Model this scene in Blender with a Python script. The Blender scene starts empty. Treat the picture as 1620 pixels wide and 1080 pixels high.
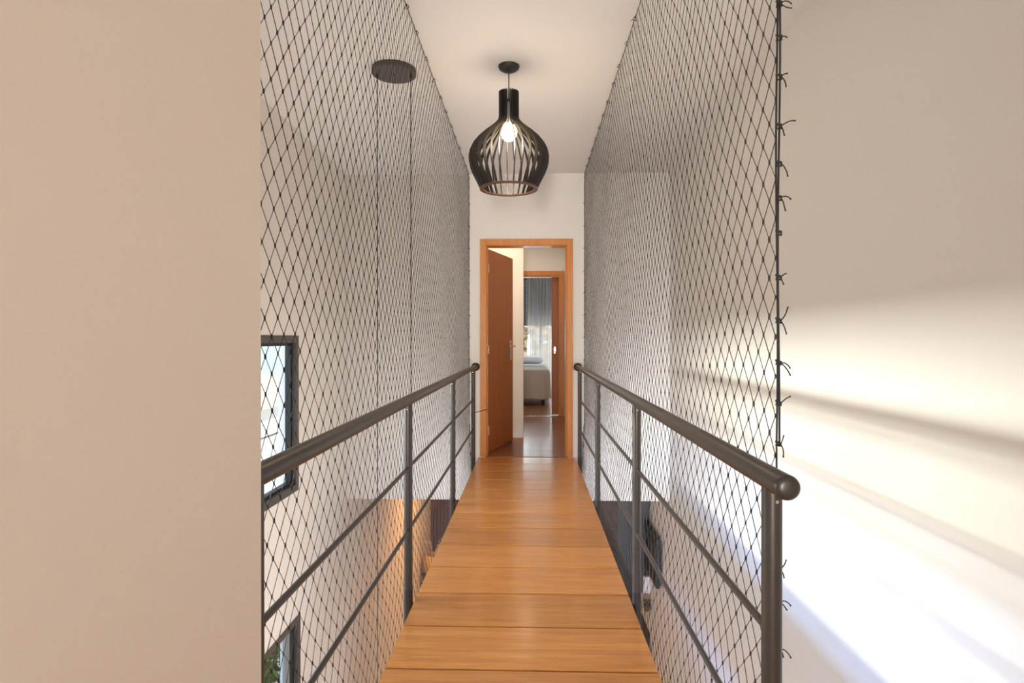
import bpy, math, random
from mathutils import Vector, Matrix
random.seed(7)
PI = math.pi
sc = bpy.context.scene
C = bpy.data.collections.new('scene'); sc.collection.children.link(C)

# ---------------------------------------------------------------- camera
cd = bpy.data.cameras.new('camera'); cam = bpy.data.objects.new('camera', cd); C.objects.link(cam)
cd.sensor_width = 36.0; cd.lens = 950 / 1620 * 36.0; cd.clip_start = 0.02
cam.location = (0, 0, 1.16)
cam.rotation_euler = (PI / 2 - math.atan(3 / 950), 0, math.atan(29 / 950))
sc.camera = cam
# ---------------------------------------------------------------- exposure
sc.view_settings.view_transform = 'Standard'; sc.view_settings.look = 'None'
sc.view_settings.exposure = -0.27; sc.view_settings.gamma = 1.0; sc.view_settings.use_curve_mapping = False
try:
    sc.cycles.use_denoising = True
    sc.cycles.max_bounces = 8; sc.cycles.diffuse_bounces = 5; sc.cycles.transparent_max_bounces = 12
    sc.cycles.sample_clamp_indirect = 6; sc.cycles.caustics_reflective = False; sc.cycles.caustics_refractive = False
except Exception: pass
# ---------------------------------------------------------------- world and lights
w = bpy.data.worlds.new('world'); sc.world = w; w.use_nodes = True
bg = w.node_tree.nodes['Background']; bg.inputs[0].default_value = (0.87, 0.93, 1.0, 1); bg.inputs[1].default_value = 1.5

def area(name, loc, target, sx, sy, power, col, spread=180):
    l = bpy.data.lights.new(name, 'AREA'); l.shape = 'RECTANGLE'; l.size = sx; l.size_y = sy
    l.energy = power; l.color = col; l.spread = math.radians(spread)
    o = bpy.data.objects.new(name, l); C.objects.link(o); o.location = loc
    d = Vector(target) - Vector(loc)
    o.rotation_euler = d.to_track_quat('-Z', 'Y').to_euler()
    return o
def point(name, loc, power, col, r=.04):
    l = bpy.data.lights.new(name, 'POINT'); l.energy = power; l.color = col; l.shadow_soft_size = r
    o = bpy.data.objects.new(name, l); C.objects.link(o); o.location = loc
    return o
# low evening sun and horizon glow through the tall side window (long in y, low in z)
area('evening_glow_light', (-6.2, 2.7, 1.05), (0, 2.7, 1.05), 5.6, 0.46, 280, (1.0, .92, .85), 80)
area('side_sky_light', (-6.2, 3.0, 2.1), (0, 3.0, -.2), 5.0, .6, 230, (.24, .44, 1.0), 100)
# added fills from behind; only garden_daylight stands for the ground-floor glazing
area('far_wall_fill_light', (-.22, -2.3, .90), (-.1, 5.9, 2.0), .4, 1.0, 19, (1.0, .93, .85), 50)  # added narrow fill that brightens the far wall, no real source
area('landing_fill_light', (.5, -2.4, 1.6), (.5, 2, 1.5), 1.3, 1.8, 4, (1.0, .90, .78))  # added weak fill that lifts the near walls evenly
area('garden_daylight', (0, -2.0, -1.7), (0, 5, -.6), 3.0, 2.2, 190, (.74, .83, 1.0))
area('lower_wall_fill_light', (-.5, -2.1, -1.6), (-.35, 5.9, .35), 1.6, 1.6, 75, (.88, .92, 1.0), 42)  # added focused fill for the lower far wall, not a sun
# added fills for void, bridge and inner hall; warm hall lamp, kitchen lamp
area('void_fill_light', (-1.05, 3.7, -2.9), (-1.05, 3.7, 2), 1.2, 4.2, 36, (1.0, .94, .88), 105)  # added fill from below for ceiling and void walls, no fixture there
area('left_wall_fill_light', (1.0, 4.6, -2.8), (-1.82, 3.2, 1.9), 1.0, 1.6, 42, (1.0, .92, .82), 75)  # added fill aimed at the upper left wall
area('bridge_fill_light', (.25, 2.0, 2.78), (.25, 2.0, 0), .3, .3, 2, (1.0, .88, .72))  # added fill above the bridge start, no lamp hangs there
area('hall_lamp_light', (-.75, 6.6, 2.7), (-.75, 6.6, 0), .4, .4, 20, (1.0, .80, .55))
area('inner_hall_fill_light', (-.2, 8.2, 2.75), (-.2, 8.2, 0), .4, .4, 10, (1.0, .80, .58))  # added fill that brightens the sliding door and the wall above it
area('recess_lamp_light', (-.9, 9.0, -.5), (-1.3, 9.2, -3), .8, 2.5, 120, (1.0, .50, .20))
sun = bpy.data.lights.new('garden_fill_sun', 'SUN'); sun.energy = 6; sun.color = (1, .95, .88); sun.angle = .02  # added second sun from behind, whitens the garden outside the windows
so = bpy.data.objects.new('garden_fill_sun', sun); C.objects.link(so); so.rotation_euler = Vector((-.55, .6, -.75)).to_track_quat('-Z', 'Y').to_euler()
area('bedroom_daylight', (.2, 13.6, 1.2), (0, 9, .2), 1.8, 2.0, 120, (.92, .95, 1.0))

# ---------------------------------------------------------------- helpers
class MB:
    def __init__(s): s.v = []; s.f = []; s.m = []
    def add(s, vs, fs, mi=0):
        n = len(s.v); s.v += [tuple(v) for v in vs]; s.f += [tuple(i + n for i in f) for f in fs]; s.m += [mi] * len(fs)
    def box(s, x0, x1, y0, y1, z0, z1, mi=0, M=None):
        vs = [(x, y, z) for z in (z0, z1) for y in (y0, y1) for x in (x0, x1)]
        if M: vs = [M @ Vector(v) for v in vs]
        s.add(vs, [(0, 2, 3, 1), (4, 5, 7, 6), (0, 1, 5, 4), (2, 6, 7, 3), (0, 4, 6, 2), (1, 3, 7, 5)], mi)
    def tube(s, pts, r, n=8, mi=0, caps=True):
        pts = [Vector(p) for p in pts]; k = len(pts)
        rs = r if isinstance(r, (list, tuple)) else [r] * k
        up = None; rings = []
        for i, p in enumerate(pts):
            t = (pts[min(i + 1, k - 1)] - pts[max(i - 1, 0)]).normalized()
            if up is None:
                up = Vector((0, 0, 1)) if abs(t.z) < .9 else Vector((1, 0, 0))
            a = (up - t * up.dot(t)).normalized(); up = a; b = t.cross(a)
            rings.append([p + (a * math.cos(2 * PI * j / n) + b * math.sin(2 * PI * j / n)) * rs[i] for j in range(n)])
        vs = [v for R_ in rings for v in R_]
        fs = [(i * n + j, i * n + (j + 1) % n, (i + 1) * n + (j + 1) % n, (i + 1) * n + j) for i in range(k - 1) for j in range(n)]
        if caps: fs += [tuple(range(n))[::-1], tuple((k - 1) * n + j for j in range(n))]
        s.add(vs, fs, mi)
    def lathe(s, prof, n=32, c=(0, 0, 0), mi=0, axis='z'):
        vs = []
        for r, z in prof:
            for j in range(n):
                a = 2 * PI * j / n
                if axis == 'z': vs.append((c[0] + r * math.cos(a), c[1] + r * math.sin(a), c[2] + z))
                else: vs.append((c[0] + r * math.cos(a), c[1] + z, c[2] + r * math.sin(a)))
        fs = [(i * n + j, i * n + (j + 1) % n, (i + 1) * n + (j + 1) % n, (i + 1) * n + j) for i in range(len(prof) - 1) for j in range(n)]
        fs += [tuple(range(n))[::-1], tuple((len(prof) - 1) * n + j for j in range(n))]
        s.add(vs, fs, mi)
    def build(s, name, mats, parent=None, smooth=False, bevel=0, seg=2):
        me = bpy.data.meshes.new(name); me.from_pydata(s.v, [], s.f); me.update()
        mats = mats if isinstance(mats, (list, tuple)) else [mats]
        for m in mats: me.materials.append(m)
        if len(mats) > 1: me.polygons.foreach_set('material_index', s.m)
        if smooth:
            me.polygons.foreach_set('use_smooth', [True] * len(me.polygons))
            try: me.set_sharp_from_angle(angle=math.radians(40))
            except Exception: pass
        o = bpy.data.objects.new(name, me); C.objects.link(o)
        if parent:
            o.parent = parent; o.matrix_parent_inverse = Matrix.Translation(-parent.location)
        if bevel:
            b = o.modifiers.new('bevel', 'BEVEL'); b.width = bevel; b.segments = seg; b.limit_method = 'ANGLE'
        return o
def part(o, parent):
    o.parent = parent; o.matrix_parent_inverse = Matrix.Translation(-parent.location); return o
def tag(o, label, cat, group=None, kind=None):
    o['label'] = label; o['category'] = cat
    if group: o['group'] = group
    if kind: o['kind'] = kind
    return o
def thing(name, label, cat, loc=(0, 0, 0), group=None):
    o = bpy.data.objects.new(name, None); C.objects.link(o); o.location = loc; o.empty_display_size = .1
    return tag(o, label, cat, group)
def struct(o, label=None, cat=None):
    o['kind'] = 'structure'
    if label: o['label'] = label
    if cat: o['category'] = cat
    return o

# ---------------------------------------------------------------- materials
def nm(name):
    m = bpy.data.materials.new(name); m.use_nodes = True; nt = m.node_tree
    return m, nt, nt.nodes['Principled BSDF']
def add(nt, t, **kw):
    n = nt.nodes.new(t)
    for k, v in kw.items(): setattr(n, k, v)
    return n
def plain(name, col, rough=.5, metal=0, noise=.04, scale=30, bump=0, coat=0, spec=.5):
    m, nt, b = nm(name); L = nt.links
    tc = add(nt, 'ShaderNodeTexCoord'); nz = add(nt, 'ShaderNodeTexNoise'); nz.inputs['Scale'].default_value = scale
    nz.inputs['Detail'].default_value = 4
    L.new(tc.outputs['Object'], nz.inputs['Vector'])
    mx = add(nt, 'ShaderNodeMix', data_type='RGBA')
    mx.inputs[6].default_value = tuple(c * (1 - noise) for c in col) + (1,)
    mx.inputs[7].default_value = tuple(min(1, c * (1 + noise)) for c in col) + (1,)
    L.new(nz.outputs['Fac'], mx.inputs[0]); L.new(mx.outputs[2], b.inputs['Base Color'])
    b.inputs['Roughness'].default_value = rough; b.inputs['Metallic'].default_value = metal
    b.inputs['Coat Weight'].default_value = coat; b.inputs['Coat Roughness'].default_value = .15
    b.inputs['Specular IOR Level'].default_value = spec
    if bump:
        bp = add(nt, 'ShaderNodeBump'); bp.inputs['Strength'].default_value = bump; bp.inputs['Distance'].default_value = .01
        L.new(nz.outputs['Fac'], bp.inputs['Height']); L.new(bp.outputs['Normal'], b.inputs['Normal'])
    return m
def wood(name, dark, light, axis='x', stretch=14, rough=.35, coat=.0, board=None, vary=.2, coat_r=.12):
    """grain runs along axis; board=(origin,pitch): each board across y gets its own tone and grain offset"""
    m, nt, b = nm(name); L = nt.links
    tc = add(nt, 'ShaderNodeTexCoord'); mp = add(nt, 'ShaderNodeMapping')
    sc_ = {'x': (1.2, stretch, stretch), 'y': (stretch, 1.2, stretch), 'z': (stretch, stretch, 1.2)}[axis]
    mp.inputs['Scale'].default_value = sc_
    L.new(tc.outputs['Object'], mp.inputs['Vector'])
    vec = mp.outputs['Vector']; rnd = None
    if board:
        sx = add(nt, 'ShaderNodeSeparateXYZ'); L.new(tc.outputs['Object'], sx.inputs[0])
        a = add(nt, 'ShaderNodeMath', operation='SUBTRACT'); L.new(sx.outputs['Y'], a.inputs[0]); a.inputs[1].default_value = board[0]
        d = add(nt, 'ShaderNodeMath', operation='DIVIDE'); L.new(a.outputs[0], d.inputs[0]); d.inputs[1].default_value = board[1]
        fl = add(nt, 'ShaderNodeMath', operation='FLOOR'); L.new(d.outputs[0], fl.inputs[0])
        wn = add(nt, 'ShaderNodeTexWhiteNoise', noise_dimensions='1D'); L.new(fl.outputs[0], wn.inputs['W'])
        va = add(nt, 'ShaderNodeVectorMath', operation='MULTIPLY_ADD')
        L.new(wn.outputs['Color'], va.inputs[0]); va.inputs[1].default_value = (40, 40, 40); L.new(vec, va.inputs[2])
        vec = va.outputs[0]; rnd = wn.outputs['Value']
    nz = add(nt, 'ShaderNodeTexNoise'); nz.inputs['Scale'].default_value = 1.4; nz.inputs['Detail'].default_value = 8
    nz.inputs['Roughness'].default_value = .62; nz.inputs['Distortion'].default_value = .6
    L.new(vec, nz.inputs['Vector'])
    n2 = add(nt, 'ShaderNodeTexNoise'); n2.inputs['Scale'].default_value = 7; n2.inputs['Detail'].default_value = 3
    L.new(vec, n2.inputs['Vector'])
    av = add(nt, 'ShaderNodeMix', data_type='FLOAT'); av.inputs[0].default_value = .35
    L.new(nz.outputs['Fac'], av.inputs[2]); L.new(n2.outputs['Fac'], av.inputs[3])
    cr = add(nt, 'ShaderNodeValToRGB'); cr.color_ramp.elements[0].position = .36; cr.color_ramp.elements[1].position = .64
    cr.color_ramp.elements[0].color = dark + (1,); cr.color_ramp.elements[1].color = light + (1,)
    L.new(av.outputs[0], cr.inputs[0]); out = cr.outputs[0]
    if rnd:
        hs = add(nt, 'ShaderNodeHueSaturation'); L.new(out, hs.inputs['Color'])
        mr = add(nt, 'ShaderNodeMapRange'); L.new(rnd, mr.inputs[0]); mr.inputs[3].default_value = 1 - vary; mr.inputs[4].default_value = 1 + vary
        L.new(mr.outputs[0], hs.inputs['Value']); out = hs.outputs[0]
    L.new(out, b.inputs['Base Color'])
    b.inputs['Roughness'].default_value = rough; b.inputs['Coat Weight'].default_value = coat; b.inputs['Coat Roughness'].default_value = coat_r
    bp = add(nt, 'ShaderNodeBump'); bp.inputs['Strength'].default_value = .06; bp.inputs['Distance'].default_value = .004
    L.new(av.outputs[0], bp.inputs['Height']); L.new(bp.outputs['Normal'], b.inputs['Normal'])
    return m
def emis(name, col, s):
    m, nt, b = nm(name); b.inputs['Base Color'].default_value = col + (1,)
    b.inputs['Emission Color'].default_value = col + (1,); b.inputs['Emission Strength'].default_value = s
    return m
def glass(name, tint=(.93, .98, .97), refl=.08):
    m, nt, b = nm(name); L = nt.links; nt.nodes.remove(b)
    t = add(nt, 'ShaderNodeBsdfTransparent'); t.inputs[0].default_value = tint + (1,)
    g = add(nt, 'ShaderNodeBsdfGlossy'); g.inputs['Roughness'].default_value = .02
    mx = add(nt, 'ShaderNodeMixShader'); mx.inputs[0].default_value = refl
    L.new(t.outputs[0], mx.inputs[1]); L.new(g.outputs[0], mx.inputs[2]); L.new(mx.outputs[0], nt.nodes['Material Output'].inputs[0])
    return m
def cloth(name, col, trans=.4, clear=.0):
    m, nt, b = nm(name); L = nt.links; nt.nodes.remove(b)
    tc = add(nt, 'ShaderNodeTexCoord'); nz = add(nt, 'ShaderNodeTexNoise'); nz.inputs['Scale'].default_value = 120
    L.new(tc.outputs['Object'], nz.inputs['Vector'])
    mc = add(nt, 'ShaderNodeMix', data_type='RGBA'); L.new(nz.outputs['Fac'], mc.inputs[0])
    mc.inputs[6].default_value = tuple(c * .92 for c in col) + (1,); mc.inputs[7].default_value = tuple(min(1, c * 1.05) for c in col) + (1,)
    d = add(nt, 'ShaderNodeBsdfDiffuse'); t = add(nt, 'ShaderNodeBsdfTranslucent'); tr = add(nt, 'ShaderNodeBsdfTransparent')
    L.new(mc.outputs[2], d.inputs[0]); L.new(mc.outputs[2], t.inputs[0])
    m1 = add(nt, 'ShaderNodeMixShader'); m1.inputs[0].default_value = trans
    L.new(d.outputs[0], m1.inputs[1]); L.new(t.outputs[0], m1.inputs[2])
    m2 = add(nt, 'ShaderNodeMixShader'); m2.inputs[0].default_value = clear
    L.new(m1.outputs[0], m2.inputs[1]); L.new(tr.outputs[0], m2.inputs[2]); L.new(m2.outputs[0], nt.nodes['Material Output'].inputs[0])
    return m

PITCH = .3175; Y0 = 2.104
M_wall = plain('wall_paint', (.80, .775, .742), .7, noise=.012, scale=60, bump=.02)
M_cream = plain('cream_wall_paint', (.86, .785, .685), .7, noise=.012, scale=60, bump=.02)
M_ceil = plain('ceiling_paint', (.78, .760, .738), .75, noise=.01, scale=40, bump=.015)
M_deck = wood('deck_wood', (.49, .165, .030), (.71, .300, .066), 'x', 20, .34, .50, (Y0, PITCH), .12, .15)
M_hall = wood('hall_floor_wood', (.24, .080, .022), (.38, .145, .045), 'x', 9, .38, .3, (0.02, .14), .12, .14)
M_beam = wood('beam_wood', (.40, .22, .10), (.58, .36, .18), 'y', 12, .6)
M_gap = plain('board_gap', (.035, .009, .004), .9)
M_door = wood('door_wood', (.33, .088, .012), (.44, .135, .020), 'z', 16, .45, .06)
M_case = wood('casing_wood', (.52, .175, .024), (.66, .25, .040), 'z', 14, .42, .1)
M_steel = plain('painted_steel', (.054, .046, .040), .36, metal=.25, noise=.12, scale=25, bump=.03)
M_cap = plain('steel_end_cap', (.05, .045, .04), .35, metal=.3)
M_black = plain('black_metal', (.018, .017, .016), .45)
M_blackw = plain('black_stained_wood', (.011, .008, .007), .45, noise=.2, scale=12)
M_ring = plain('brown_ring_wood', (.10, .05, .025), .45)
M_net = plain('net_cord', (.034, .029, .028), .65)
M_rope = plain('edge_rope_cord', (.012, .012, .013), .7)
M_chrome = plain('chrome', (.8, .78, .74), .22, metal=1)
M_alu = plain('dark_aluminium', (.085, .075, .068), .5, metal=.1)
M_gask = plain('black_gasket', (.008, .008, .009), .5)
M_grey = plain('grey_sash', (.25, .28, .31), .4)
M_white = plain('white_enamel', (.80, .81, .83), .35)
M_glass = glass('window_glass')
M_slat = plain('dark_brown_slats', (.11, .034, .014), .45, noise=.2, scale=9)
M_char = plain('charcoal_cabinet', (.035, .030, .030), .4, noise=.15, scale=10)
M_tile = plain('ground_floor_tile', (.50, .44, .38), .35, scale=6)
M_bed = plain('bedspread_cloth', (.55, .50, .45), .9, noise=.08, scale=90, bump=.1)
M_sheet = plain('bed_linen', (.72, .74, .76), .9, noise=.05, scale=40, bump=.08)
M_curt = cloth('curtain_voile', (.50, .47, .44), .55, .42)
M_shut = plain('shutter_plastic', (.035, .04, .045), .5)
M_leaf = plain('leaf_green', (.05, .16, .035), .5, noise=.3, scale=20)
M_wick = plain('wicker', (.75, .50, .20), .6, noise=.25, scale=60, bump=.3)
M_stem = plain('dried_stem', (.62, .54, .44), .7)
M_brick = plain('terracotta_roof', (.74, .54, .48), .8, noise=.2, scale=14)
M_render = plain('neighbour_render', (.75, .73, .72), .8)
M_pave = plain('pale_paving', (.80, .80, .80), .8, noise=.05, scale=2)
M_bulb = emis('lit_bulb', (1.0, .72, .40), 22)

XL, XR, ZC, ZG, YW = -1.824, 1.37, 2.80, -3.10, 5.945
XN = -.500; YN = 1.10          # face and far end of the near left wall

def wall_with_holes(mb, axis, p0, p1, a0, a1, z0, z1, holes):
    """axis 'x': wall plane normal x between x=p0..p1, spanning y a0..a1; axis 'y' likewise. holes: (a,b,zlo,zhi)"""
    As = sorted({a0, a1, *[h[0] for h in holes], *[h[1] for h in holes]}); Zs = sorted({z0, z1, *[h[2] for h in holes], *[h[3] for h in holes]})
    for i in range(len(As) - 1):
        for j in range(len(Zs) - 1):
            ca, cz = (As[i] + As[i + 1]) / 2, (Zs[j] + Zs[j + 1]) / 2
            if any(h[0] < ca < h[1] and h[2] < cz < h[3] for h in holes): continue
            if axis == 'x': mb.box(p0, p1, As[i], As[i + 1], Zs[j], Zs[j + 1])
            else: mb.box(As[i], As[i + 1], p0, p1, Zs[j], Zs[j + 1])

# ================================================================= SETTING
WY0, WY1 = 1.40, 4.67
b = MB(); wall_with_holes(b, 'x', XL - .16, XL, YN - .2, 11.2, ZG, ZC, [(WY0, WY1, -.02, 1.19), (WY0, WY1 + .03, -2.9, -1.0)])
struct(b.build('wall_left', M_wall))
b = MB(); b.box(XR, XR + .15, -2.7, 11.2, ZG, ZC); struct(b.build('wall_right', M_wall))
b = MB(); wall_with_holes(b, 'y', YW, YW + .14, XL, XR, -.43, ZC, [(-.445, .374, -.03, 2.10)]); struct(b.build('wall_far', M_wall))
b = MB(); b.box(XL - .16, XN, -2.7, YN, ZG, ZC); struct(b.build('wall_near_left', M_cream))
b = MB(); wall_with_holes(b, 'y', -2.85, -2.7, XL, XR + .15, ZG, ZC, [(-.3, 1.2, .3, 2.6), (-1.6, 1.2, ZG, -.7)]); struct(b.build('wall_back', M_wall))
b = MB(); b.box(XL - .16, XR + .15, -2.85, 13.2, ZC, ZC + .12); struct(b.build('ceiling', M_ceil))
b = MB(); b.box(XL - .16, XR + .15, -2.85, 11.2, ZG - .1, ZG); struct(b.build('floor_ground', M_tile))
b = MB(); b.box(XN, XR, -2.7, 1.12, -.43, 0); struct(b.build('floor_landing', M_deck))
b = MB(); b.box(XL, XR, YW + .14, 13.1, -.43, -.03); struct(b.build('floor_slab', M_wall))
b = MB()
y = YW + .14
b.box(-.4445, .3735, YW, y, -.03, 0)
while y < 13.0:
    y1 = min(y + .14, 13.0); b.box(XL, XR, y + .0006, y1 - .0006, -.03, 0); y = y1
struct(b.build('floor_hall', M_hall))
b = MB(); b.box(XL, XR, 11.0, 11.15, ZG, -.43); struct(b.build('wall_recess', M_wall))
# hall and bedroom walls
b = MB(); b.box(-1.40, -.082, 7.11, 7.23, 0, ZC); struct(b.build('wall_hall_partition', M_wall))
b = MB(); b.box(-1.40, -1.30, YW + .14, 7.11, 0, ZC); struct(b.build('wall_hall_left', M_wall))
b = MB(); b.box(.56, .66, YW + .14, 9.10, 0, ZC); struct(b.build('wall_hall_right', M_wall))
b = MB(); wall_with_holes(b, 'y', 9.10, 9.22, XL, XR, 0, ZC, [(-.45, .45, 0, 2.13)]); struct(b.build('wall_bedroom_front', M_wall))
b = MB(); wall_with_holes(b, 'y', 13.0, 13.14, XL, XR, 0, ZC, [(-.5, 1.1, .35, 2.52)]); struct(b.build('wall_bedroom_back', M_wall))
b = MB(); b.box(-1.40, -.10, 7.098, 7.11, 0, .07); struct(b.build('baseboard_hall', M_white))

# ================================================================= WINDOWS on the left wall
def side_window(name, y0, y1, z0, z1, mull=None):
    root = bpy.data.objects.new(name, None); C.objects.link(root); root.location = (XL, (y0 + y1) / 2, z0); struct(root)
    f = MB(); t = .055; xi, xo = XL + .004, XL - .07
    f.box(xo, xi, y0, y1, z0, z0 + t); f.box(xo, xi, y0, y1, z1 - t, z1); f.box(xo, xi, y0, y0 + t, z0 + t, z1 - t); f.box(xo, xi, y1 - t, y1, z0 + t, z1 - t)
    f.build('window_frame', M_alu, root, bevel=.002)
    g = MB(); a = .022; xo2, xi2 = XL - .075, XL - .03
    ya, yb, za, zb = y0 + t, y1 - t, z0 + t, z1 - t
    g.box(xo2, xi2, ya, yb, za, za + a); g.box(xo2, xi2, ya, yb, zb - a, zb); g.box(xo2, xi2, ya, ya + a, za + a, zb - a); g.box(xo2, xi2, yb - a, yb, za + a, zb - a)
    g.build('sash', M_gask, root)
    p = MB(); p.box(XL - .055, XL - .049, ya + a, yb - a, za + a, zb - a); p.build('glass_pane', M_glass, root)
    if mull:
        q = MB()
        for (m0, m1) in mull: q.box(XL - .048, XL - .030, m0, m1, za, zb)
        q.build('sliding_stile', M_grey, root)
    return root
side_window('window_1', WY0, WY1, -.02, 1.19)
side_window('window_2', WY0, WY1 + .03, -2.9, -1.0, [(4.475, 4.565)])

# ================================================================= FOOTBRIDGE
fb = thing('footbridge', 'narrow footbridge of varnished orange-brown boards laid across, leading to the open door', 'footbridge', (-.033, 3.53, 0))
b = MB(); bev = .0022
XD0, XD1 = -.514, .446
edges = []
y = Y0 - PITCH * 4
while y < YW + .001:
    edges.append(y); y += PITCH
for i, e in enumerate(edges):
    y0 = max(e, 1.12) + .005; y1 = min(e + PITCH, YW) - .005
    if y1 - y0 < .03: continue
    # chamfered board
    prof = [(y0, -.032), (y1, -.032), (y1, -bev), (y1 - bev, 0), (y0 + bev, 0), (y0, -bev)]
    vs = [(XD0, p[0], p[1]) for p in prof] + [(XD1, p[0], p[1]) for p in prof]
    n = 6
    b.add(vs, [tuple(range(n)), tuple(range(2 * n - 1, n - 1, -1))] + [(j, j + n, (j + 1) % n + n, (j + 1) % n) for j in range(n)])
b.build('deck', M_deck, fb)
b = MB()
for e in edges[1:]:
    if e < YW - .01: b.box(XD0 + .003, XD1 - .003, e - .0049, e + .0049, -.031, -.0060)
b.build('joint_filler', M_gap, fb)
b = MB(); b.box(-.5225, -.49, 1.125, YW - .002, -.32, -.034); b.build('side_beam', M_beam, fb)['label'] = 'pale wooden side beam'  # beams deepened out of view to stop light passing under the deck
b = MB(); b.box(.425, .448, 1.125, YW - .002, -.32, -.034); b.build('side_beam', M_black, fb)['label'] = 'black steel side beam'

# ================================================================= RAILINGS
def railing(xc, posts, y0, y1, out, label, near_end):
    r = thing('handrail_guard', label, 'railing', (xc, (y0 + y1) / 2, 0))
    zt = .89; R_ = .0232
    m = MB()
    m.tube([(xc, y0, zt), (xc, y1, zt)], R_, 28, caps=True); m.build('handrail', M_steel, r, smooth=True)
    if near_end:
        c = MB(); c.lathe([(.0005, -.010), (.012, -.0095), (.019, -.007), (.0226, -.003), (.0236, .001), (.0236, .004), (.0228, .0045)], 28, (xc, y0, zt), axis='y')
        c.build('end_cap', M_cap, r, smooth=True)
    fl = MB(); fl.lathe([(.001, -.022), (.028, -.021), (.038, -.015), (.0415, -.007), (.0415, 0)], 28, (xc, y1 - .0005, zt), axis='y')
    fl.build('wall_flange', M_black, r, smooth=True)
    for i, yp in enumerate(posts):
        p = MB(); p.tube([(xc, yp, .045), (xc, yp, zt - .012)], .0190, 24); o = p.build('post', M_steel, r, smooth=True)
        q = MB(); q.tube([(xc, yp, -.15), (xc, yp, .05)], .0200, 20)
        q.build('bracket', M_black, o, smooth=True)
        s = MB(); s.tube([(xc, yp - .018, zt - .038), (xc, yp - .026, zt - .038)], .0035, 8); s.build('screw', M_chrome, o)
    ys = posts
    for z in (.59, .31):
        for a, c2 in zip(ys[:-1], ys[1:]):
            m = MB(); m.tube([(xc, a + .012, z), (xc, c2 - .012, z)], .0082, 14); m.build('mid_rail', M_steel, r, smooth=True)
    return r
railing(.468, [1.178, 2.659, 4.19, 5.70], 1.108, YW, 1, 'dark steel tube railing right of the bridge, its handrail ending in a round cap', True)
railing(-.543, [1.163, 2.655, 4.19, 5.70], YN + .001, YW, -1, 'dark steel tube railing left of the bridge, running out of the near wall', False)

# ================================================================= NETS
def fnoise(y, z, s):
    return (math.sin(y * 2.3 + s) * math.cos(z * 3.1 + 1.7 * s) + .6 * math.sin(y * 5.1 + z * 4.3 + s * 2.2) + .35 * math.sin(z * 9.2 - y * 7.7 + s))
def net(name, xtop, xbot, ystart, yend, label, seed, pinch):
    rnd = random.Random(seed)
    root = thing(name, label, 'net', (xtop, (ystart + yend) / 2, -.05))
    a, h = .0345, .0425
    zb, zt = -.20, ZC - .012
    ni = int(round((yend - ystart) / a)); a = (yend - ystart) / ni
    nj = int(round((zt - zb) / h)); h = (zt - zb) / nj
    if nj % 2: nj += 1; h = (zt - zb) / nj
    def P(i, j):
        y = ystart + i * a; z = zb + j * h
        u = i / ni; v = j / nj
        edge = min(1, min(i, ni - i) / 5.0, (nj - j) / 5.0, j / 4.0)
        n = fnoise(y, z, seed)
        t = min(1, max(0, 1 - (z - .0) / .42)); t = t * t * (3 - 2 * t)
        x = xtop + (xbot - xtop) * t + .0016 * n * edge
        # wavy sag in plane
        z2 = z + edge * (.010 * math.sin(y * 3.0 + seed) + .007 * math.sin(y * 8 + z * 2)) + .0009 * rnd.uniform(-1, 1) * edge
        y2 = y + edge * (.010 * math.sin(z * 5 + seed * 2) + .004 * math.sin(z * 13 + y * 3)) + .0007 * rnd.uniform(-1, 1) * edge
        # scallops along the tied edges
        if pinch:
            k = max(0, 1 - (ni - i) / 6.0); y2 -= k * .016 * abs(math.sin(z * PI / .22))
        return (x, y2, z2)
    pts = {}
    for j in range(nj + 1):
        for i in range(ni + 1):
            if (i + j) % 2 == 0: pts[(i, j)] = Vector(P(i, j))
    m = MB(); r = .0010
    for (i, j), p in pts.items():
        for di in (-1, 1):
            q = pts.get((i + di, j + 1))
            if q is None: continue
            d = (q - p).normalized(); nx = Vector((1, 0, 0)); nx = (nx - d * d.x).normalized(); ny = d.cross(nx)
            rr = r * rnd.uniform(.9, 1.15)
            cs = [nx, ny, -nx, -ny]
            vs = [p + c * rr for c in cs] + [q + c * rr for c in cs]
            m.add(vs, [(k, (k + 1) % 4, 4 + (k + 1) % 4, 4 + k) for k in range(4)])
        s = rnd.uniform(.85, 1.2); w_ = .0024 * s; l_ = .0064 * s; tl = rnd.uniform(-.0012, .0012)
        vs = [p + Vector((0, tl, -l_)), p + Vector((0, -tl, l_))]
        for zz in (-.45, .45):
            for k in range(5):
                an = 2 * PI * k / 5
                vs.append(p + Vector((math.cos(an) * w_, math.sin(an) * w_ - tl * zz, l_ * zz)))
        fs = [(0, 2 + (k + 1) % 5, 2 + k) for k in range(5)] + [(2 + k, 2 + (k + 1) % 5, 7 + (k + 1) % 5, 7 + k) for k in range(5)] + [(1, 7 + k, 7 + (k + 1) % 5) for k in range(5)]
        m.add(vs, fs)
    m.build('netting', M_net, root)
    return root, P, ni, nj, a, h, zb, zt
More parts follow.
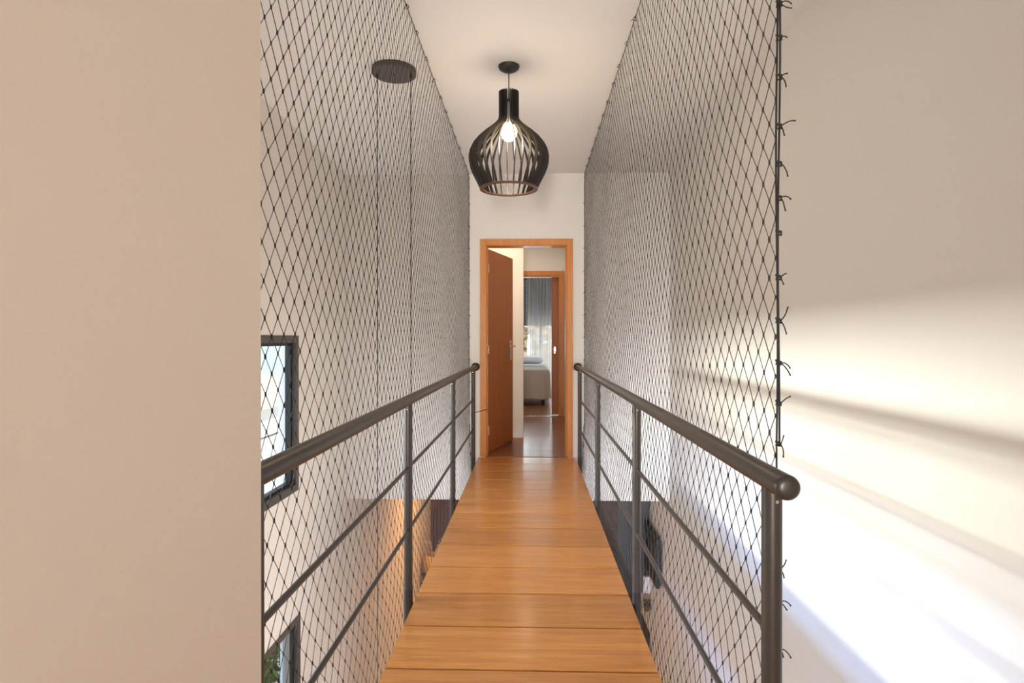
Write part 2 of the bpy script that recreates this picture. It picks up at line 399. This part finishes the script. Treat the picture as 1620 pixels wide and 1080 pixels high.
# right net with its free near edge laced to a vertical rope
def squig(p, d1, L_, rnd, curl):
    p = Vector(p); d = Vector(d1).normalized(); pts = [p.copy()]
    for k in range(7):
        d = (d + Vector((0, 0, curl * .22)) + Vector([rnd.uniform(-.12, .12) for _ in range(3)])).normalized()
        p = p + d * (L_ / 7); pts.append(p.copy())
    return pts
rootR, PR, ni, nj, a_, h_, zb, zt = net('safety_net', .530, .497, 1.315, YW - .006, 'black diamond safety net right of the bridge, its near edge laced to a vertical rope', 3, True)
rnd = random.Random(11)
m = MB()
for off, ph in ((0, 0), (.0042, 1.5)):
    m.tube([(.530 + off + .0016 * math.sin(z_ * 7 + ph), 1.309 + .0012 * math.sin(z_ * 9 + ph), z_) for z_ in [.93 + (ZC - .93) * k / 60 for k in range(61)]], .0023, 6)
m.tube([(.530 - .033 * max(0, 1 - k / 9) ** 2, 1.309, -.20 + 1.13 * k / 24) for k in range(25)], .0021, 6)
m.build('edge_rope', M_rope, rootR, smooth=True)
tie_px = [18, 70, 131, 207, 265, 318, 372, 441, 508, 573, 636, 699, 893, 944, 1016]
for py in tie_px:
    z_ = 1.16 - (py - 537) * 1.318 / 950
    m = MB(); x0 = .533
    m.tube([(x0 - .006, 1.309, z_ + .006), (x0 + .004, 1.303, z_ + .002), (x0 + .006, 1.309, z_ - .004), (x0 - .002, 1.315, z_ - .003), (x0 - .004, 1.306, z_ + .003), (x0 + .005, 1.304, z_)], .0024, 6)
    for s in (1, -1):
        if rnd.random() < .15: continue
        L_ = rnd.uniform(.014, .034)
        m.tube(squig((x0 + .004, 1.306, z_), (1, -.3, s * rnd.uniform(.5, 1.8)), L_, rnd, rnd.choice((-1, -.6, .5, -1.4))), [.0013] * 7 + [.0019], 6)
    m.build('tie', M_rope, rootR, smooth=True)
rootL, PL, niL, njL, aL, hL, _, _ = net('safety_net', -.604, -.572, YN + .006, YW - .006, 'black diamond safety net left of the bridge, stretched from near wall to far wall', 8, True)
m = MB()
m.tube([(-.604 + .032 * max(0, 1 - k / 9) ** 2, YN + .004, -.20 + 3.0 * k / 50) for k in range(51)], .0022, 6)
m.build('edge_rope', M_rope, rootL, smooth=True)
for root, X_, ys in ((rootR, .530, 1.33), (rootL, -.604, 1.14)):
    # rope under the ceiling and down the far wall, hooks and small ties
    m = MB(); N = 60
    m.tube([(X_, ys + (YW - .012 - ys) * k / N, ZC - .012 - .003 * abs(math.sin(k * 1.1))) for k in range(N + 1)], .0020, 5)
    m.tube([(X_ + .0, YW - .010 - .012 * abs(math.sin(z_ * PI / .22)), z_) for z_ in [.35 + 2.42 * k / 90 for k in range(91)]], .0020, 5)
    xb = .497 if X_ > 0 else -.572
    m.tube([(xb + (X_ - xb) * min(1, k / 5), YW - .010 - .012 * abs(math.sin(k)), -.20 + .55 * k / 7) for k in range(8)], .0020, 5)
    m.build('border_rope', M_rope, root, smooth=True)
    yy = ys + .12
    while yy < YW - .1:
        m = MB(); cz = ZC - .006
        m.tube([(X_ + (.010 * math.sin(t)), yy, cz - .008 - .010 * math.cos(t)) for t in [2 * PI * k / 12 for k in range(12)]], .0014, 6)
        m.tube([(X_, yy, cz + .006), (X_, yy, cz - .002)], .0022, 6)
        m.build('hook', M_rope, root, smooth=True)
        if rnd.random() < .8:
            m = MB(); m.tube(squig((X_, yy + .004, cz - .012), (-1 if X_ > 0 else 1, -.2, rnd.uniform(-.8, 1)), rnd.uniform(.014, .03), rnd, rnd.choice((-1, 1))), .0013, 5)
            m.build('tie', M_rope, root)
        yy += rnd.uniform(.24, .30)
    z_ = .3
    while z_ < 2.7:
        m = MB(); s = 1 if X_ < 0 else -1
        m.tube([(X_ - .006, YW - .012, z_), (X_ + .006, YW - .012, z_ + .003), (X_, YW - .003, z_)], .003, 6)
        m.tube(squig((X_, YW - .012, z_), (s, -.1, rnd.uniform(-.8, .8)), rnd.uniform(.012, .024), rnd, -.5), .0014, 5)
        m.build('tie', M_rope, root); z_ += .22 * 1.0

# ================================================================= SLATTED PENDANT
px, pyy = -.129, 3.605
pl = thing('pendant_lamp', 'black slatted bulb-shaped pendant lamp with a lit bulb, hanging over the bridge', 'lamp', (px, pyy, ZC))
m = MB(); m.lathe([(.064, 0), (.064, -.006), (.058, -.018), (.040, -.030), (.016, -.037), (.004, -.040)], 36, (px, pyy, ZC)); m.build('canopy', M_black, pl, smooth=True)
m = MB(); m.tube([(px, pyy, ZC - .038), (px, pyy, 2.57)], .0032, 8); m.build('cord', M_black, pl)
m = MB(); m.lathe([(.012, 2.585), (.022, 2.575), (.024, 2.50), (.024, 2.455), (.018, 2.45)], 20, (px, pyy, 0)); m.build('lamp_holder', M_white, pl, smooth=True)
m = MB(); m.lathe([(.004, 2.352), (.025, 2.356), (.041, 2.372), (.049, 2.397), (.048, 2.420), (.036, 2.442), (.020, 2.458)], 24, (px, pyy, 0))
bulb = m.build('bulb', M_bulb, pl, smooth=True)
prof = [(2.645, .0605), (2.60, .0605), (2.55, .0605), (2.50, .0605), (2.478, .064), (2.455, .083), (2.43, .112), (2.40, .150), (2.365, .188), (2.33, .216), (2.295, .234), (2.26, .2415), (2.225, .240), (2.19, .232), (2.15, .216), (2.11, .195), (2.07, .176)]
NF = 31; m = MB(); th = .0018
for k in range(NF):
    an = 2 * PI * k / NF + .04; ca, sa = math.cos(an), math.sin(an); tx, ty = -sa * th, ca * th
    vs = []
    for z, r in prof:
        dep = .018 + .007 * min(1, max(0, (r - .06) / .12))
        if r < .07: dep = .024
        for rr in (r, r - dep):
            for s in (1, -1): vs.append((px + ca * rr + tx * s, pyy + sa * rr + ty * s, z))
    fs = []
    for i in range(len(prof) - 1):
        o_ = 4 * i
        fs += [(o_, o_ + 1, o_ + 5, o_ + 4), (o_ + 2, o_ + 6, o_ + 7, o_ + 3), (o_, o_ + 4, o_ + 6, o_ + 2), (o_ + 1, o_ + 3, o_ + 7, o_ + 5)]
    e = 4 * (len(prof) - 1); fs += [(0, 2, 3, 1), (e, e + 1, e + 3, e + 2)]
    m.add(vs, fs)
m.build('slatted_shade', M_blackw, pl)
def flat_ring(m, r0, r1, z0, z1, c, n=48):
    vs = []
    for r, z in ((r0, z0), (r1, z0), (r1, z1), (r0, z1)):
        for j in range(n): vs.append((c[0] + r * math.cos(2 * PI * j / n), c[1] + r * math.sin(2 * PI * j / n), z))
    m.add(vs, [(i * n + j, i * n + (j + 1) % n, ((i + 1) % 4) * n + (j + 1) % n, ((i + 1) % 4) * n + j) for i in range(4) for j in range(n)])
m = MB(); flat_ring(m, .150, .175, 2.060, 2.068, (px, pyy)); m.build('bottom_ring', M_ring, pl, smooth=True)
m = MB(); flat_ring(m, .022, .052, 2.578, 2.586, (px, pyy)); m.build('top_ring', M_blackw, pl, smooth=True)
point('pendant_bulb_light', (px, pyy, 2.335), 16, (1.0, .78, .55), .05)

# ================================================================= SECOND HANGING LAMP (void)
cx, cy = -.828, 3.63
hl = thing('ring_pendant_lamp', 'flat dark ceiling disc with two long thin cables hanging behind the left net', 'lamp', (cx, cy, ZC))
m = MB(); m.lathe([(.133, 0), (.1345, -.004), (.1345, -.026), (.132, -.030), (.05, -.030)], 48, (cx, cy, ZC)); m.build('canopy', M_alu, hl, smooth=True)
for s in (-1, 1):
    m = MB(); m.tube([(cx + s * .103, cy, ZC - .03), (cx + s * .103, cy, -1.30)], .0030, 6); cb = m.build('cable', M_black, hl)
    m = MB(); m.lathe([(.006, -.052), (.008, -.05), (.008, -.03), (.0065, -.03)], 14, (cx + s * .103, cy, ZC)); m.build('cable_grip', M_black, cb, smooth=True)
m = MB(); m.lathe([(.005, -.036), (.006, -.030)], 10, (cx, cy, ZC)); m.build('screw', M_black, hl)
m = MB(); flat_ring(m, .085, .121, -1.34, -1.30, (cx, cy)); m.build('ring', M_black, hl, smooth=True)

# ================================================================= DOOR at the end of the bridge
def casing(root, x0, x1, zt, yf, t=.062, d=.016):
    m = MB(); m.box(x0 - t, x0, yf - d, yf, 0.001, zt + t); m.build('casing', M_case, root, bevel=.003)
    m = MB(); m.box(x1, x1 + t * .92, yf - d, yf, 0.001, zt + t); m.build('casing', M_case, root, bevel=.003)
    m = MB(); m.box(x0, x1, yf - d, yf, zt, zt + t); m.build('casing', M_case, root, bevel=.003)
d1 = bpy.data.objects.new('door_1', None); C.objects.link(d1); d1.location = (-.033, YW, 0); struct(d1)
x0, x1, zt_ = -.436, .362, 2.092
casing(d1, x0, x1, zt_, YW - .001)
m = MB()
m.box(-.4445, x0 + .004, YW - .004, YW + .15, .001, zt_ + .006); m.box(x1 - .004, .3735, YW - .004, YW + .15, .001, zt_ + .006); m.box(x0 + .004, x1 - .004, YW - .004, YW + .15, zt_ - .004, zt_ + .0075)
m.box(x0, x0 + .014, YW + .03, YW + .10, .001, zt_ - .004); m.box(x1 - .014, x1, YW + .03, YW + .10, .001, zt_ - .004)
m.build('jamb', M_case, d1, bevel=.002)
hx, hy = -.424, YW + .158; ang = math.atan2(.750, .222)
Mt = Matrix.Translation((hx, hy, 0)) @ Matrix.Rotation(ang, 4, 'Z')
m = MB(); m.box(.004, .785, 0, .035, .010, 2.082, M=Mt); leaf = m.build('door_leaf', M_door, d1, bevel=.002)
for z_ in (.235, 1.06, 1.885):
    m = MB(); m.tube([(hx, hy - .006, z_ - .045), (hx, hy - .006, z_ + .045)], .007, 12); m.box(hx - .012, hx + .002, hy - .04, hy - .006, z_ - .042, z_ + .042)
    m.build('hinge', M_chrome, d1, smooth=True)
m = MB()
m.box(.700, .730, -.006, 0, .93, 1.15, M=Mt); m.tube([Mt @ Vector(v) for v in ((.715, -.004, 1.085), (.715, -.050, 1.085), (.70, -.055, 1.085), (.60, -.055, 1.083))], .0085, 12)
m.box(.700, .730, .035, .041, .93, 1.15, M=Mt); m.tube([Mt @ Vector(v) for v in ((.715, .04, 1.085), (.715, .085, 1.085), (.70, .09, 1.085), (.60, .09, 1.083))], .0085, 12)
m.box(.784, .7865, .006, .029, .95, 1.13, M=Mt)
h = m.build('door_handle', M_chrome, leaf, smooth=True)
m = MB(); m.tube([(-.560, 5.672, .455), (-.50, 5.80, .462), (-.43, 5.93, .470)], .0035, 8)
tag(m.build('door_hook', M_black), 'thin dark hooked wire between left end post and the door frame', 'wire')
m = MB(); m.lathe([(.001, .030), (.014, .029), (.018, .020), (.018, 0)], 18, (-.225, 6.70, 0)); tag(m.build('door_stop', M_black, smooth=True), 'small black door stop on floor beside the open door leaf', 'door stop')

# ================================================================= SECOND DOOR (sliding) and BEDROOM
d2 = bpy.data.objects.new('door_2', None); C.objects.link(d2); d2.location = (0, 9.10, 0); struct(d2)
casing(d2, -.45, .45, 2.127, 9.099, .07)
m = MB(); m.box(-.4499, -.43, 9.095, 9.22, .001, 2.13); m.box(.43, .4499, 9.095, 9.22, .001, 2.13); m.box(-.43, .43, 9.095, 9.22, 2.105, 2.1295); m.build('jamb', M_case, d2, bevel=.002)
m = MB(); m.box(.326, 1.20, 9.235, 9.272, .006, 2.16); sl = m.build('door_leaf', M_door, d2, bevel=.002)
m = MB()
for z_ in (1.0,):
    pr = []
    n = 20
    for r in (.0001, .6, .62, 1.0): pr.append(r)
    vs = []
    for r, yo in ((1.0, 9.2345), (1.0, 9.231), (.72, 9.2305), (.62, 9.234)):
        for j in range(n): vs.append((.378 + r * .020 * math.cos(2 * PI * j / n), yo, z_ + r * .055 * math.sin(2 * PI * j / n)))
    m.add(vs, [(i * n + j, i * n + (j + 1) % n, (i + 1) * n + (j + 1) % n, (i + 1) * n + j) for i in range(3) for j in range(n)] + [tuple(3 * n + j for j in range(n))])
m.build('recessed_handle', M_chrome, sl, smooth=True)
m = MB(); m.box(-.45, .45, 9.10, 9.115, .0005, .004); m.build('threshold', M_chrome, d2)['label'] = 'pale metal threshold strip'

# bed
bd = thing('bed', 'low bed under a beige bedspread, seen through both doors, in front of the bright window', 'bed', (-.55, 11.5, 0))
m = MB(); m.box(-1.45, .33, 10.55, 12.5, .10, .34); m.build('bed_base', M_bed, bd, bevel=.03, seg=3)
for sx, sy in ((-1.35, 10.65), (.23, 10.65), (-1.35, 12.4), (.23, 12.4)):
    m = MB(); m.lathe([(.022, 0), (.03, .10)], 14, (sx, sy, 0)); m.build('leg', M_black, bd)
def drape(x0, x1, y0, y1, ztop, zlow, rad):
    m = MB(); prof = []; n = 120
    per = []
    cxs = [(x1 - rad, y0 + rad, -PI / 2), (x1 - rad, y1 - rad, 0), (x0 + rad, y1 - rad, PI / 2), (x0 + rad, y0 + rad, PI)]
    for cx_, cy_, a0 in cxs:
        for k in range(9):
            a = a0 + (PI / 2) * k / 8; per.append((cx_, cy_, math.cos(a), math.sin(a)))
    dense = []
    for i in range(len(per)):
        p, q = per[i], per[(i + 1) % len(per)]
        pa = (p[0] + p[2] * rad, p[1] + p[3] * rad); qa = (q[0] + q[2] * rad, q[1] + q[3] * rad)
        steps = max(1, int(math.dist(pa, qa) / .05))
        for s in range(steps):
            t = s / steps; dense.append(tuple(p[c] + (q[c] - p[c]) * t for c in range(4)))
    rows = [(-.06, ztop + .003), (-.02, ztop - .004), (0, ztop - .03), (.006, ztop - .10), (.012, (ztop + zlow) / 2), (.02, zlow + .04), (.024, zlow)]
    vs = []; L_ = len(dense)
    for ri, (o_, z) in enumerate(rows):
        for i, (cx_, cy_, nx, ny) in enumerate(dense):
            wv = (.010 * math.sin(i * 1.1) + .006 * math.sin(i * .47)) * max(0, (ri - 2)) / 4
            r = rad + o_ + wv
            vs.append((cx_ + nx * r, cy_ + ny * r, z + (.006 * math.sin(i * .9) if ri == len(rows) - 1 else 0)))
    fs = [(r * L_ + i, r * L_ + (i + 1) % L_, (r + 1) * L_ + (i + 1) % L_, (r + 1) * L_ + i) for r in range(len(rows) - 1) for i in range(L_)]
    fs.append(tuple(range(L_)))
    m.add(vs, fs); return m
drape(-1.47, .345, 10.52, 12.45, .63, .13, .12).build('bedspread', M_bed, bd, smooth=True)
drape(-1.46, .335, 11.6, 12.50, .67, .45, .12).build('duvet', M_sheet, bd, smooth=True)
for i, xp in enumerate((-.95, -.05)):
    m = MB(); vs = []; n = 14
    for a in range(n + 1):
        for b_ in range(n + 1):
            u, v = a / n * 2 - 1, b_ / n * 2 - 1
            hgt = .075 * ((1 - u ** 4) * (1 - v ** 4)) ** .5
            vs.append((xp + u * .33, 12.27 + v * .2, .735 + hgt))
    for a in range(n + 1):
        for b_ in range(n + 1):
            u, v = a / n * 2 - 1, b_ / n * 2 - 1
            hgt = .06 * ((1 - u ** 4) * (1 - v ** 4)) ** .5
            vs.append((xp + u * .33, 12.27 + v * .2, .735 - hgt))
    K = (n + 1) ** 2
    fs = [(a * (n + 1) + b_, (a + 1) * (n + 1) + b_, (a + 1) * (n + 1) + b_ + 1, a * (n + 1) + b_ + 1) for a in range(n) for b_ in range(n)]
    fs += [tuple(K + q for q in f[::-1]) for f in fs]
    m.add(vs, fs)
    tag(m.build('pillow', M_sheet, None, smooth=True), 'pale pillow at the head of the bed, ' + ('nearest the bedroom side wall' if i == 0 else 'nearest the sliding door side'), 'pillow', 'pillows on the bed')
# bedroom window, shutter, curtain
w3 = bpy.data.objects.new('window_3', None); C.objects.link(w3); w3.location = (.3, 13.06, .35); struct(w3)
m = MB()
for a in ((-.5, 1.1, .35, .40), (-.5, 1.1, 2.47, 2.52), (-.5, -.45, .40, 2.47), (1.05, 1.1, .40, 2.47), (.20, .25, .40, 2.47)): m.box(a[0], a[1], 13.03, 13.08, a[2], a[3])
m.build('window_frame', M_alu, w3)
m = MB(); m.box(-.45, 1.05, 13.052, 13.058, .40, 2.47); m.build('glass_pane', M_glass, w3)
sh = thing('roller_shutter', 'dark slotted roller shutter half lowered behind the bedroom curtain', 'shutter', (.3, 13.16, 1.5))
m = MB(); z_ = 1.5
while z_ < 2.5:
    m.box(-.449, 1.049, 13.155, 13.165, z_ + .008, z_ + .045)
    x_ = -.449
    while x_ < 1.04: m.box(x_, x_ + .045, 13.158, 13.162, z_, z_ + .008); x_ += .062
    z_ += .045
m.build('slats', M_shut, sh)
m = MB(); m.box(-.449, 1.049, 13.15, 13.172, 1.46, 1.502); m.build('bottom_bar', M_alu, sh)
cu = thing('curtain', 'long sheer grey curtain hanging in folds across the bedroom window', 'curtain', (.5, 12.82, 2.55))
m = MB(); n = 150; vs = []
for k in range(n + 1):
    x_ = -.068 + 1.1 * k / n
    for z_ in (.02, 1.0, 1.8, 2.60):
        yy = 12.82 + (.030 * math.sin(k * .62) + .012 * math.sin(k * .27 + z_)) * (1.0 - .25 * (z_ / 2.6))
        vs.append((x_ + .006 * math.sin(k * .9 + z_), yy, z_))
m.add(vs, [(4 * k + j, 4 * k + 4 + j, 4 * k + 5 + j, 4 * k + 1 + j) for k in range(n) for j in range(3)])
m.build('curtain_panel', M_curt, cu, smooth=True)
m = MB(); m.tube([(-.45, 12.82, 2.63), (1.15, 12.82, 2.63)], .012, 12); m.build('curtain_rod', M_white, cu)
# balcony rail and trees outside
br = thing('balcony_rail', 'dark horizontal balcony rail outside the bedroom window', 'railing', (.3, 14.2, .1))
for z_ in (.92, .55): m = MB(); m.tube([(-1.5, 14.2, z_), (2.2, 14.2, z_)], .018, 10); m.build('rail', M_alu, br)
for x_ in (-1.4, -.2, 1.0, 2.1): m = MB(); m.tube([(x_, 14.2, -.4), (x_, 14.2, .92)], .016, 10); m.build('post', M_alu, br)
def bush(name, label, loc, rx, ry, rz, n, sz, mat, seed):
    rr = random.Random(seed); m = MB()
    for _ in range(n):
        while True:
            v = Vector([rr.uniform(-1, 1) for _ in range(3)])
            if .45 < v.length < 1: break
        p = Vector((loc[0] + v.x * rx, loc[1] + v.y * ry, loc[2] + v.z * rz))
        d = Vector([rr.uniform(-1, 1) for _ in range(3)]).normalized(); e = d.cross(Vector([rr.uniform(-1, 1) for _ in range(3)])).normalized()
        L_ = sz * rr.uniform(.6, 1.2)
        m.add([p, p + d * L_ * .5 + e * L_ * .25, p + d * L_, p + d * L_ * .5 - e * L_ * .25], [(0, 1, 2, 3)])
    t = thing(name, label, 'plant', (loc[0], loc[1], loc[2] - rz))
    m.build('foliage', mat, t)
    m = MB(); m.tube([(loc[0], loc[1], ZG - .1), (loc[0] + .05, loc[1], loc[2])], [.05, .025], 8); m.build('stem', M_beam, t)
    return t
bush('garden_shrub', 'tall green leafy shrub outside the lower left window', (-3.5, 6.9, -2.3), .7, 1.1, 1.0, 3000, .16, M_leaf, 5)
M_tree = plain('sunlit_foliage', (.42, .30, .20), .8, noise=.3, scale=6)
bush('distant_tree', 'pinkish sunlit tree crown outside the bedroom window', (.6, 24, .2), 5, 2, 1.6, 2600, .5, M_tree, 6)
# neighbour house seen through the upper left window
nb = thing('neighbour_house', 'pale neighbouring house with terracotta roof outside upper left window', 'house', (-12, 27, ZG))
m = MB(); m.box(-15.5, -11.65, 25.5, 30, ZG, -1.8); m.build('house_wall', M_render, nb)
m = MB()
vs = [(-15.9, 25.1, -1.8), (-11.2, 25.1, -1.8), (-11.2, 30.4, -1.8), (-15.9, 30.4, -1.8), (-14.6, 27.7, -.45), (-12.0, 27.7, -.45)]
m.add(vs, [(0, 1, 5, 4), (1, 2, 5), (2, 3, 4, 5), (3, 0, 4), (0, 3, 2, 1)]); m.build('roof', M_brick, nb)
m = MB(); m.box(-40, 30, -30, 60, ZG - .3, ZG - .12); struct(m.build('floor_garden', M_pave))

# ================================================================= GROUND FLOOR RECESS
sp = thing('slatted_wall_panel', 'dark brown vertical slat panel on the lower back wall left of the bridge', 'panel', (-.9, 10.95, ZG))
m = MB(); m.box(XL + .002, .0, 10.965, 10.998, ZG, -.432); m.build('backing', M_gask, sp)
m = MB(); x_ = XL + .004
while x_ < -.03: m.box(x_, x_ + .042, 10.93, 10.965, ZG + .002, -.432); x_ += .062
m.build('slats', M_slat, sp)
# charcoal cabinets along the right wall
cb = thing('kitchen_cabinet', 'tall charcoal fluted cabinet along right wall of the lower floor, seen beside the bridge', 'cabinet', (1.36, 8.9, -1.75))
m = MB(); m.box(1.02, 1.366, 6.93, 10.9, -1.74, -.435); m.build('body', M_char, cb)
m = MB(); x_ = 1.022
while x_ < 1.35: m.box(x_, x_ + .018, 6.918, 6.93, -1.74, -.437); x_ += .030
y_ = 6.94
while y_ < 10.88: m.box(1.008, 1.02, y_, y_ + .035, -1.74, -.437); y_ += .06
m.build('fluting', M_char, cb)
for z_ in (-1.745, -1.10):
    m = MB(); m.box(.998, 1.008, 6.93, 10.88, z_, z_ + .022); m.build('edge_trim', M_ring, cb)
m = MB(); m.box(.78, 1.366, 6.93, 10.9, ZG, -2.2); lower = m.build('base_unit', M_char)
tag(lower, 'charcoal base unit below the fluted cabinets on the lower floor', 'cabinet')
scr = thing('wall_screen', 'black flat screen on the right wall beside the charcoal cabinet', 'screen', (1.36, 6.6, -1.2))
m = MB(); m.box(1.30, 1.345, 6.25, 6.86, -1.42, -.92); m.build('screen', M_gask, scr, bevel=.004)
m = MB(); m.box(1.345, 1.3695, 6.45, 6.66, -1.25, -1.05); m.build('bracket', M_black, scr)
m = MB(); m.box(1.285, 1.368, 6.84, 6.905, -1.72, -1.53)
tag(m.build('junction_box', M_white, bevel=.006), 'small white box under the fluted cabinet on the right wall', 'box')
# dried plant in a hanging pot below the white box
pt = thing('hanging_plant', 'small brownish trailing plant on the right wall under the white box', 'plant', (1.33, 6.88, -1.86))
m = MB(); m.lathe([(.025, -1.93), (.034, -1.90), (.038, -1.86), (.032, -1.86)], 16, (1.328, 6.88, 0)); m.build('pot', M_ring, pt, smooth=True)
m = MB(); rr = random.Random(4)
for _ in range(60):
    a = rr.uniform(0, 2 * PI); L_ = rr.uniform(.03, .09)
    p0 = Vector((1.328, 6.88, -1.865)); d = Vector((math.cos(a) * .4, math.sin(a) * .4, rr.uniform(.2, 1)))
    q = p0 + d * L_; 
    if q.x > 1.365: q.x = 1.365
    m.tube([p0, q, q + Vector((0, 0, -.02))], [.002, .0045, .001], 4)
m.build('foliage', M_ring, pt)
# glowing basket with dried stems, lower left
bs = thing('wicker_basket', 'round honey-coloured wicker basket holding pale arching dried stems on lower floor', 'basket', (-1.60, 9.9, -2.72))
m = MB(); N = 40
prof_b = [(.10, -2.72), (.15, -2.68), (.175, -2.58), (.165, -2.48), (.13, -2.40), (.12, -2.40), (.15, -2.48), (.16, -2.58), (.135, -2.67), (.02, -2.70)]
m.lathe(prof_b, N, (-1.60, 9.9, 0)); m.build('basket_body', M_wick, bs, smooth=True)
for k in range(14):
    a = rr.uniform(-.9, .9) + (0 if k % 2 else PI); L_ = rr.uniform(.2, .42); H_ = rr.uniform(.16, .32)
    m = MB(); m.tube([(-1.60 + math.cos(a) * L_ * t * .8, 9.9 + math.sin(a) * L_ * t * .8, -2.45 + H_ * math.sin(t * PI * .78) * 1.1) for t in [q / 10 for q in range(11)]], [.004] * 8 + [.003, .002, .001], 6)
    if -1.60 + math.cos(a) * L_ * .8 > XL + .02: m.build('dried_stem', M_stem, bs, smooth=True)
st = thing('side_table', 'small dark side table carrying the wicker basket on the lower floor', 'table', (-1.6, 9.9, ZG))
m = MB(); m.lathe([(.19, -2.75), (.195, -2.745), (.195, -2.722), (.19, -2.7205)], 32, (-1.6, 9.9, 0)); m.build('table_top', M_ring, st, smooth=True)
for k in range(3):
    a = 2 * PI * k / 3; m = MB(); m.tube([(-1.6 + .15 * math.cos(a), 9.9 + .15 * math.sin(a), ZG), (-1.6 + .10 * math.cos(a), 9.9 + .10 * math.sin(a), -2.75)], .012, 8); m.build('leg', M_ring, st)
t = bush('potted_plant', 'dark leafy plant beside the small table on the lower floor', (-1.50, 9.0, -2.62), .12, .14, .20, 260, .10, plain('dark_leaf', (.04, .035, .03), .6), 9)
m = MB(); m.lathe([(.08, ZG), (.10, ZG + .2), (.09, ZG + .2), (.02, ZG + .17)], 20, (-1.50, 9.0, 0)); m.build('pot', M_white, t, smooth=True)
